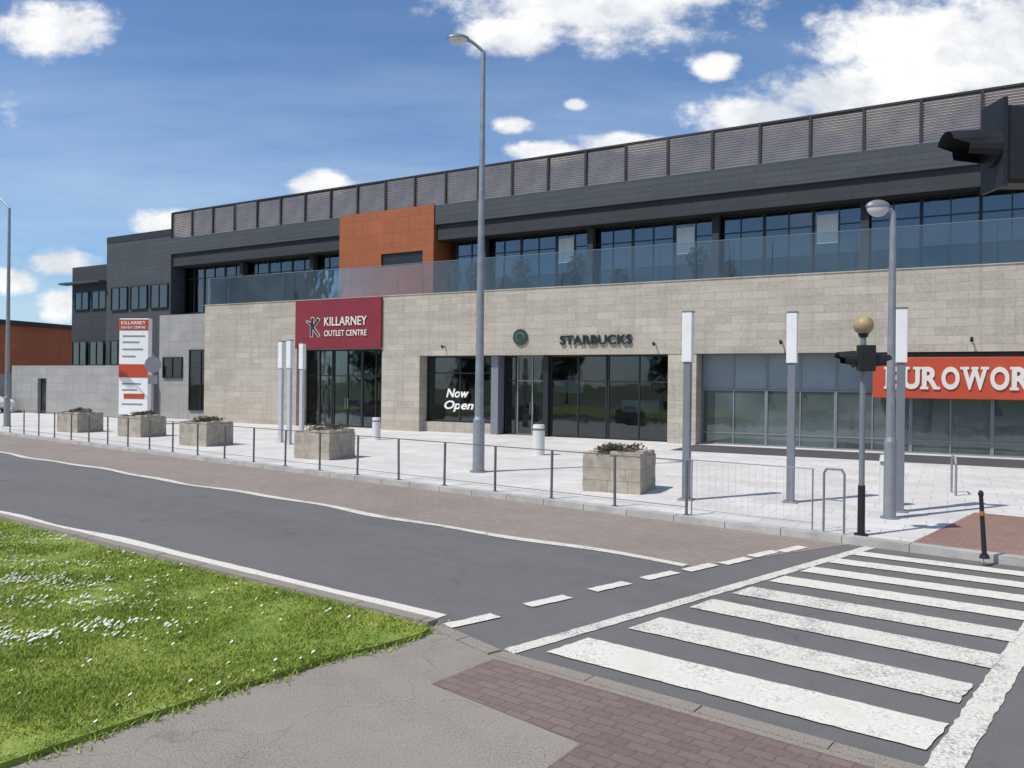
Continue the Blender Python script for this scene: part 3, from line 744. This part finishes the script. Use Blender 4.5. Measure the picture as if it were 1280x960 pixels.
blobs=[(740,-5,190,70),(640,45,75,34),(860,-10,80,26),(1200,70,190,88),(1060,125,130,52),(960,148,100,30),(1290,60,150,110),(70,38,85,40),(895,82,34,18),
 (205,280,42,22),(397,232,44,20),(690,190,64,16),(770,180,64,16),(640,157,28,12),(720,130,20,9),(75,328,58,22),(80,380,34,24),(15,350,40,18),
 (-250,120,220,50),(1650,90,260,80),(-300,340,150,30)]
f=None
for (x,y,rx,ry) in blobs:
    yy=y-.012*(x-640); xx=x+.012*(y-480)
    uc=(xx-640)/1000; vc=(480-yy)/1000
    a=math_(nt,'MULTIPLY',math_(nt,'SUBTRACT',uu,uc),1000/rx); b_=math_(nt,'MULTIPLY',math_(nt,'SUBTRACT',vv,vc),1000/ry)
    r2=math_(nt,'ADD',math_(nt,'MULTIPLY',a,a),math_(nt,'MULTIPLY',b_,b_))
    g_=math_(nt,'SUBTRACT',1.0,math_(nt,'SQRT',r2))
    f=g_ if f is None else math_(nt,'MAXIMUM',f,g_)
f=math_(nt,'MAXIMUM',f,-1.3)
nn=math_(nt,'ADD',math_(nt,'MULTIPLY',math_(nt,'SUBTRACT',n1,.5),1.7),math_(nt,'MULTIPLY',math_(nt,'SUBTRACT',n2,.5),1.1))
mask=maprange(nt,math_(nt,'ADD',f,nn),-.12,.5,0,1,True)
n3=noise(nt,tc.outputs['Generated'],3.0,7,.6)
bk=math_(nt,'MULTIPLY',maprange(nt,n3,.5,.62),maprange(nt,sx.outputs[1],.0,-.25))
mask=math_(nt,'MAXIMUM',mask,bk)
ms_=nt.nodes.new('ShaderNodeMapping'); ms_.inputs['Scale'].default_value=(1.0,6,1); ms_.inputs['Rotation'].default_value=(0,0,.12); L(nt,cb.outputs[0],ms_.inputs[0])
n4=noise(nt,ms_.outputs[0],1.8,6,.6)
cir=math_(nt,'MULTIPLY',maprange(nt,n4,.38,.75,0.08,.5),maprange(nt,vv,.48,.22,.1,1))
c1=mixc(nt,cir,skc,(6.4,7.5,8.7))
shade=maprange(nt,n1,.40,.56)
cc=mixc(nt,shade,(6.6,6.95,7.5),(9.2,9.2,9.2))
L(nt,mixc(nt,mask,c1,cc),bg.inputs[0])
sl=bpy.data.lights.new('sun','SUN'); sl.energy=4.1; sl.angle=R(.6); sl.color=(1,.94,.86)
so=bpy.data.objects.new('sun',sl); col.objects.link(so); so.rotation_euler=sd.to_track_quat('Z','Y').to_euler()
cd=bpy.data.cameras.new('camera'); cd.lens=28.125; cd.sensor_width=36; cd.clip_end=3000
co=bpy.data.objects.new('camera',cd); col.objects.link(co); co.location=(0,0,2.3); co.rotation_euler=(R(90),-.012,0)
scene.camera=co
scene.view_settings.view_transform='Standard'; scene.view_settings.look='None'; scene.view_settings.exposure=0
